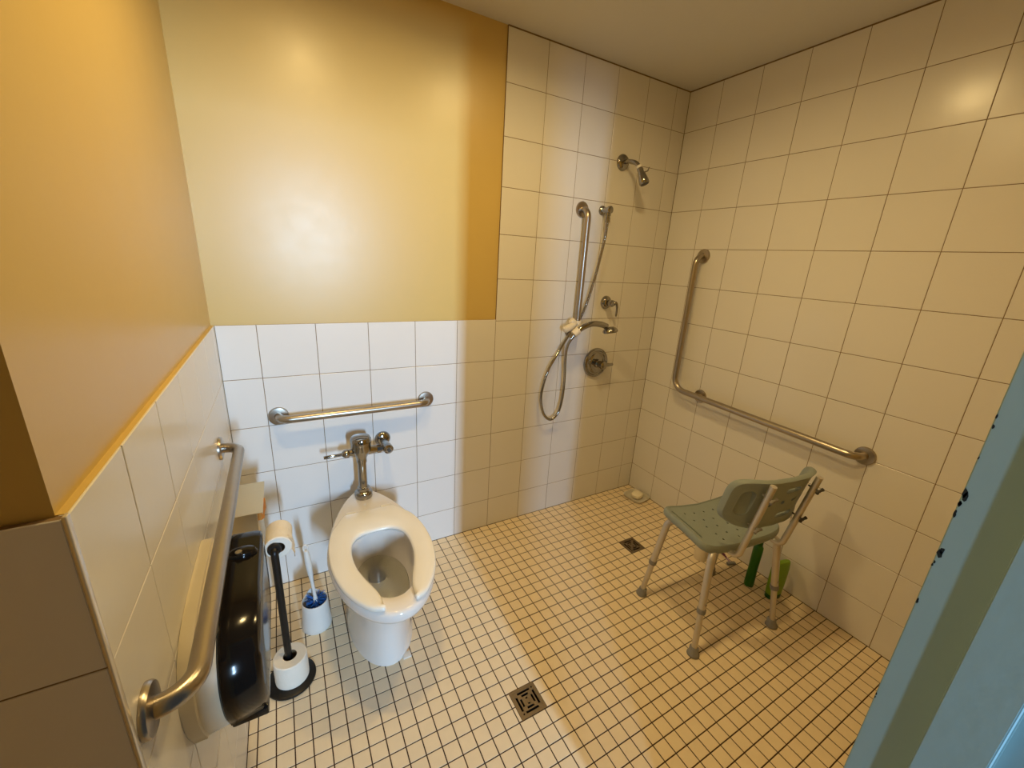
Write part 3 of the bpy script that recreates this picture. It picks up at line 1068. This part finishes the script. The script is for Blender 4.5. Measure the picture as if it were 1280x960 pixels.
bm = bmesh.new()
n = 72
rings = []
for r in (0.06, 0.25, 0.45, 0.65, 0.80, 0.88, 0.925):
    rings.append([Vector((*seat_pt(r, 2 * PI * i / n), 0)) for i in range(n)])
for R in rings:
    for p in R:
        p.z = seat_z(p.x, p.y)
for r, dz in ((0.945, 0.004), (0.97, 0.0035), (0.99, -0.003), (1.0, -0.013), (0.995, -0.024), (0.975, -0.031), (0.93, -0.030), (0.8, -0.024), (0.5, -0.024), (0.06, -0.024)):
    R = []
    for i in range(n):
        u, v = seat_pt(r, 2 * PI * i / n)
        R.append(Vector((u, v, seat_z(u, v) + dz)))
    rings.append(R)
loft(bm, rings, True, True)
seat = link('seat', bm, 'chair', CH, angle=50)
c = bmesh.new()
for u, v in ((-0.125, 0.095), (-0.070, 0.095), (-0.015, 0.095), (0.040, 0.095), (0.095, 0.095), (-0.120, 0.045), (-0.065, 0.045), (-0.010, 0.045), (0.045, 0.045), (0.1, 0.045),
             (-0.095, 0.0), (-0.035, 0.0), (0.025, 0.0), (0.085, 0.0), (-0.09, -0.045), (-0.03, -0.045), (0.03, -0.045), (0.09, -0.040), (-0.085, -0.078), (0.0, -0.078), (0.085, -0.078)):
    lathe(c, [(0, SZ - 0.06), (0.0048, SZ - 0.06), (0.0048, SZ + 0.08), (0, SZ + 0.08)], (u, v, 0), (0, 0, 1), 12)
for sx in (-1, 1):
    box(c, sx * 0.186 - 0.0045, sx * 0.186 + 0.0045, -0.060, 0.110, SZ + 0.014, SZ + 0.08)
cut(seat, c)

FEET = [(-0.220, 0.162), (-0.220, -0.166), (0.226, -0.168), (0.222, 0.170)]
TOPS = [(-0.186, 0.118), (-0.178, -0.115), (0.186, -0.115), (0.186, 0.118)]
ZL = 0.432
for (fu, fv), (tu, tv) in zip(FEET, TOPS):
    a, b = Vector((fu, fv, 0.012)), Vector((tu, tv, ZL))
    ax = (b - a)
    m_ = a + ax * 0.44
    leg = bmesh.new()
    tube(leg, [a, m_ + ax * 0.02], 0.0118, 16)
    inn = Vector((tu * 0.55, tv * 0.55, ZL + 0.002))
    tube(leg, fillet([m_, b, inn], 0.035, 8), 0.0142, 18)
    lg = link('leg', leg, 'alu', CH)
    bm = bmesh.new()
    lathe(bm, [(0, -0.010), (0.0165, -0.010), (0.0172, -0.006), (0.0172, 0.006), (0.0165, 0.010), (0, 0.010)], m_, ax, 20)
    link('collar', bm, 'rubber', lg)
    bm = bmesh.new()
    lathe(bm, [(0, 0), (0.0235, 0), (0.0245, 0.003), (0.0235, 0.009), (0.019, 0.014), (0.0175, 0.034), (0.0155, 0.037), (0, 0.037)], (fu, fv, 0), ax, 24)
    link('rubber_foot', bm, 'rubber', lg)
    bm = bmesh.new()
    lathe(bm, [(0, 0), (0.005, 0), (0.005, 0.003), (0.003, 0.004), (0, 0.004)], m_ + ax * 0.08 + Vector((0, 0.0138 * (1 if fv > 0 else -1), 0)), (0, 1 if fv > 0 else -1, 0), 12)
    link('push_button', bm, 'steel', lg)
bm = bmesh.new()
for s in (1, -1):
    tube(bm, [(-0.11 * s, 0.072, ZL), (0.11 * s, -0.072, ZL)], 0.0138, 16)
tube(bm, [(-0.082, -0.10, ZL - 0.002), (-0.082, 0.10, ZL - 0.002)], 0.012, 14)
tube(bm, [(0.162, -0.10, ZL - 0.002), (0.162, 0.10, ZL - 0.002)], 0.012, 14)
link('seat_frame', bm, 'alu', CH)
# back supports and backrest
BC, BH = 0.040, 0.122
lean = 0.068 / 0.36


def back_y(z):
    return -0.146 - (z - 0.43) * lean


for s in (-1, 1):
    u = BC + s * BH
    bm = bmesh.new()
    tube(bm, fillet([(u, -0.04, ZL - 0.004), (u, back_y(0.425) - 0.004, 0.424), (u, back_y(0.775), 0.775)], 0.034, 10), 0.0118, 18)
    bt = link('back_tube', bm, 'alu', CH)
    for zz in (0.725, 0.585):
        bm = bmesh.new()
        y0 = back_y(zz)
        tube(bm, [(u, y0 + 0.02, zz), (u, y0 - 0.026, zz - 0.004)], 0.0036, 10)
        tube(bm, smooth_path([(u - 0.016, y0 - 0.024, zz - 0.008), (u - 0.006, y0 - 0.022, zz - 0.003), (u + 0.006, y0 - 0.022, zz - 0.001), (u + 0.016, y0 - 0.024, zz + 0.004)], 4), [0.0062] * 3 + [0.005] * 7 + [0.0062] * 3, 10)
        link('thumb_screw', bm, 'dark_plastic' if s > 0 else 'rubber', bt)

BW, ZB0, ZB1 = 0.212, 0.548, 0.788
UC = 0.042


def back_pt(a, b, off):
    """a in -1..1 across, b in -1..1 up, off: offset along thickness (towards the sitter positive)."""
    u = UC + a * BW
    z = (ZB0 + ZB1) / 2 + b * (ZB1 - ZB0) / 2 - 0.012 * (1 - min(1, abs(a)) ** 2) * max(0, b) + 0.022 * (abs(a) ** 2) * max(0, -b)
    y = back_y(z) + 0.0195 + 0.080 * abs(a) ** 3.4
    sl = 0.75 * abs(a) ** 2.2 * (1 if a > 0 else -1)
    return Vector((u - off * sl, y + off, z))


bm = bmesh.new()
n = 80
rings = []


def sq(i, r, e=2 / 5.2):
    a = 2 * PI * i / n
    c, s = math.cos(a), math.sin(a)
    return r * math.copysign(abs(c) ** e, c), r * math.copysign(abs(s) ** e, s)


for r, off in ((0.05, -0.006), (0.3, -0.006), (0.55, -0.006), (0.78, -0.006), (0.87, -0.0065), (0.91, -0.010), (0.955, -0.0115), (0.985, -0.006), (1.0, 0.002), (0.985, 0.010), (0.95, 0.013), (0.8, 0.014), (0.55, 0.014), (0.3, 0.014), (0.05, 0.014)):
    rings.append([back_pt(*sq(i, r), off) for i in range(n)])
loft(bm, rings, True, True)
back = link('backrest', bm, 'chair', CH, angle=50)
c = bmesh.new()


def slot(a0, b0, a1, b1, rad, y_lo, y_hi, tilt=0.0):
    """stadium cutter in the backrest plane from (a0,b0) to (a1,b1)."""
    p, q = back_pt(a0, b0, 0), back_pt(a1, b1, 0)
    ax = (q - p)
    L = math.hypot(ax.x, ax.z)
    th = math.atan2(ax.z, ax.x)
    ym = (p.y + q.y) / 2
    P = []
    for i in range(9):
        f_ = th + PI / 2 + PI * i / 8
        P.append((p.x + rad * math.cos(f_), p.z + rad * math.sin(f_)))
    for i in range(9):
        f_ = th - PI / 2 + PI * i / 8
        P.append((q.x + rad * math.cos(f_), q.z + rad * math.sin(f_)))
    xm = (p.x + q.x) / 2
    loft(c, [[(x, ym + y_lo + tilt * (x - xm), z) for x, z in P], [(x, ym + y_hi + tilt * (x - xm), z) for x, z in P]])


slot(0.04, 0.48, 0.30, 0.48, 0.011, -0.06, 0.06)      # upper hand slot
slot(0.02, -0.02, 0.03, -0.02, 0.009, -0.05, 0.05)
slot(0.28, 0.0, 0.36, 0.05, 0.007, -0.05, 0.05)
slot(-0.30, -0.02, -0.29, -0.02, 0.009, -0.05, 0.05)
slot(0.08, -0.58, 0.38, -0.58, 0.013, -0.05, 0.05)    # lower slot
for s in (-1, 1):
    slot(s * 0.74, 0.34, s * 0.75, -0.26, 0.024, -0.06, 0.0085, s * 0.58)   # hand recesses in the wings
cut(back, c)


# ---------------------------------------------------------------- things on the shower floor
def bottle(name, label, loc, parts, rz=0):
    t = thing(name, label, 'bottle', loc, rz)
    for nm, prof, m, sx, sy in parts:
        bm = bmesh.new()
        lathe(bm, prof, (0, 0, 0), (0, 0, 1), 32, sx, sy)
        link(nm, bm, m, t)
    return t


bottle('lotion_bottle', 'white squeeze bottle on the floor behind the chair legs', (2.065, -0.735, 0), [
    ('body', [(0, 0), (0.030, 0), (0.032, 0.004), (0.033, 0.05), (0.033, 0.125), (0.030, 0.145), (0.018, 0.153), (0, 0.154)], 'cream_plastic', 1, 0.75),
    ('cap', [(0, 0.150), (0.017, 0.150), (0.018, 0.153), (0.017, 0.182), (0.015, 0.185), (0, 0.185)], 'white_plastic', 1, 1)], 0.4)
bottle('shampoo_bottle', 'tall dark green bottle under the back of the shower chair', (2.130, -0.968, 0), [
    ('body', [(0, 0), (0.030, 0), (0.033, 0.004), (0.033, 0.03), (0.031, 0.10), (0.033, 0.20), (0.032, 0.225), (0.020, 0.238), (0, 0.239)], 'green', 0.66, 0.62),
    ('cap', [(0, 0.237), (0.021, 0.237), (0.022, 0.240), (0.020, 0.268), (0.017, 0.271), (0, 0.271)], 'green_cap', 0.7, 0.7)], 0.7)
t = thing('body_wash_bottle', 'flat lime green bottle with dark green base on the floor against the right wall', 'bottle', (2.163, -1.066, 0), math.radians(-14))
bm = bmesh.new()
rings = []
for z, a, b in ((0.024, 0.036, 0.019), (0.030, 0.038, 0.020), (0.10, 0.042, 0.020), (0.165, 0.045, 0.018), (0.195, 0.045, 0.013), (0.203, 0.043, 0.010)):
    rings.append([(a * math.copysign(abs(math.cos(2 * PI * i / 40)) ** 0.5, math.cos(2 * PI * i / 40)), b * math.copysign(abs(math.sin(2 * PI * i / 40)) ** 0.6, math.sin(2 * PI * i / 40)), z) for i in range(40)])
loft(bm, rings)
link('body', bm, 'lime', t)
bm = bmesh.new()
rings = []
for z, a, b in ((0.0, 0.034, 0.018), (0.003, 0.036, 0.0195), (0.0238, 0.037, 0.0198)):
    rings.append([(a * math.copysign(abs(math.cos(2 * PI * i / 40)) ** 0.5, math.cos(2 * PI * i / 40)), b * math.copysign(abs(math.sin(2 * PI * i / 40)) ** 0.6, math.sin(2 * PI * i / 40)), z) for i in range(40)])
loft(bm, rings)
link('cap', bm, 'green_cap', t)

t = thing('razor', 'purple-handled razor lying on the floor behind the shower chair', 'razor', (2.185, -0.835, 0), math.radians(-20))
bm = bmesh.new()
tube(bm, smooth_path([(0, 0.030, 0.008), (0.0, 0.06, 0.012), (0.0, 0.10, 0.009), (0, 0.135, 0.006)], 6), [0.0045] * 5 + [0.006] * 10 + [0.005] * 3 + [0.003], 12)
link('handle', bm, 'purple', t)
bm = bmesh.new()
tube(bm, [(0, 0.002, 0.007), (0, 0.034, 0.009)], [0.0045, 0.0045], 12)
link('neck', bm, 'lilac', t)
bm = bmesh.new()
box(bm, -0.024, 0.024, -0.012, 0.006, 0.0, 0.013, 0.004)
link('head', bm, 'rubber', t)

t = thing('soap_dish', 'clear plastic soap dish on the floor in the shower corner', 'soap dish', (2.185, -0.150, 0), math.radians(8))
bm = bmesh.new()
r0 = lambda w, h, z, e: [(w * math.copysign(abs(math.cos(2 * PI * i / 40)) ** e, math.cos(2 * PI * i / 40)), h * math.copysign(abs(math.sin(2 * PI * i / 40)) ** e, math.sin(2 * PI * i / 40)), z) for i in range(40)]
loft(bm, [r0(0.058, 0.062, 0.0, 0.4), r0(0.066, 0.070, 0.016, 0.4), r0(0.068, 0.072, 0.020, 0.4), r0(0.064, 0.068, 0.020, 0.4), r0(0.055, 0.058, 0.006, 0.4)])
link('tray', bm, 'clear', t)
bm = bmesh.new()
loft(bm, [r0(0.030, 0.024, 0.0065, 0.8), r0(0.040, 0.032, 0.014, 0.8), r0(0.043, 0.035, 0.024, 0.8), r0(0.040, 0.032, 0.034, 0.8), r0(0.028, 0.022, 0.040, 0.9), r0(0.008, 0.006, 0.0415, 1)])
s = link('soap_bar', bm, 'soap')
s.location = (2.187, -0.152, 0)
s.rotation_euler = (0, 0, 0.3)
tag(s, 'oval white bar of soap lying in the clear dish', 'soap')
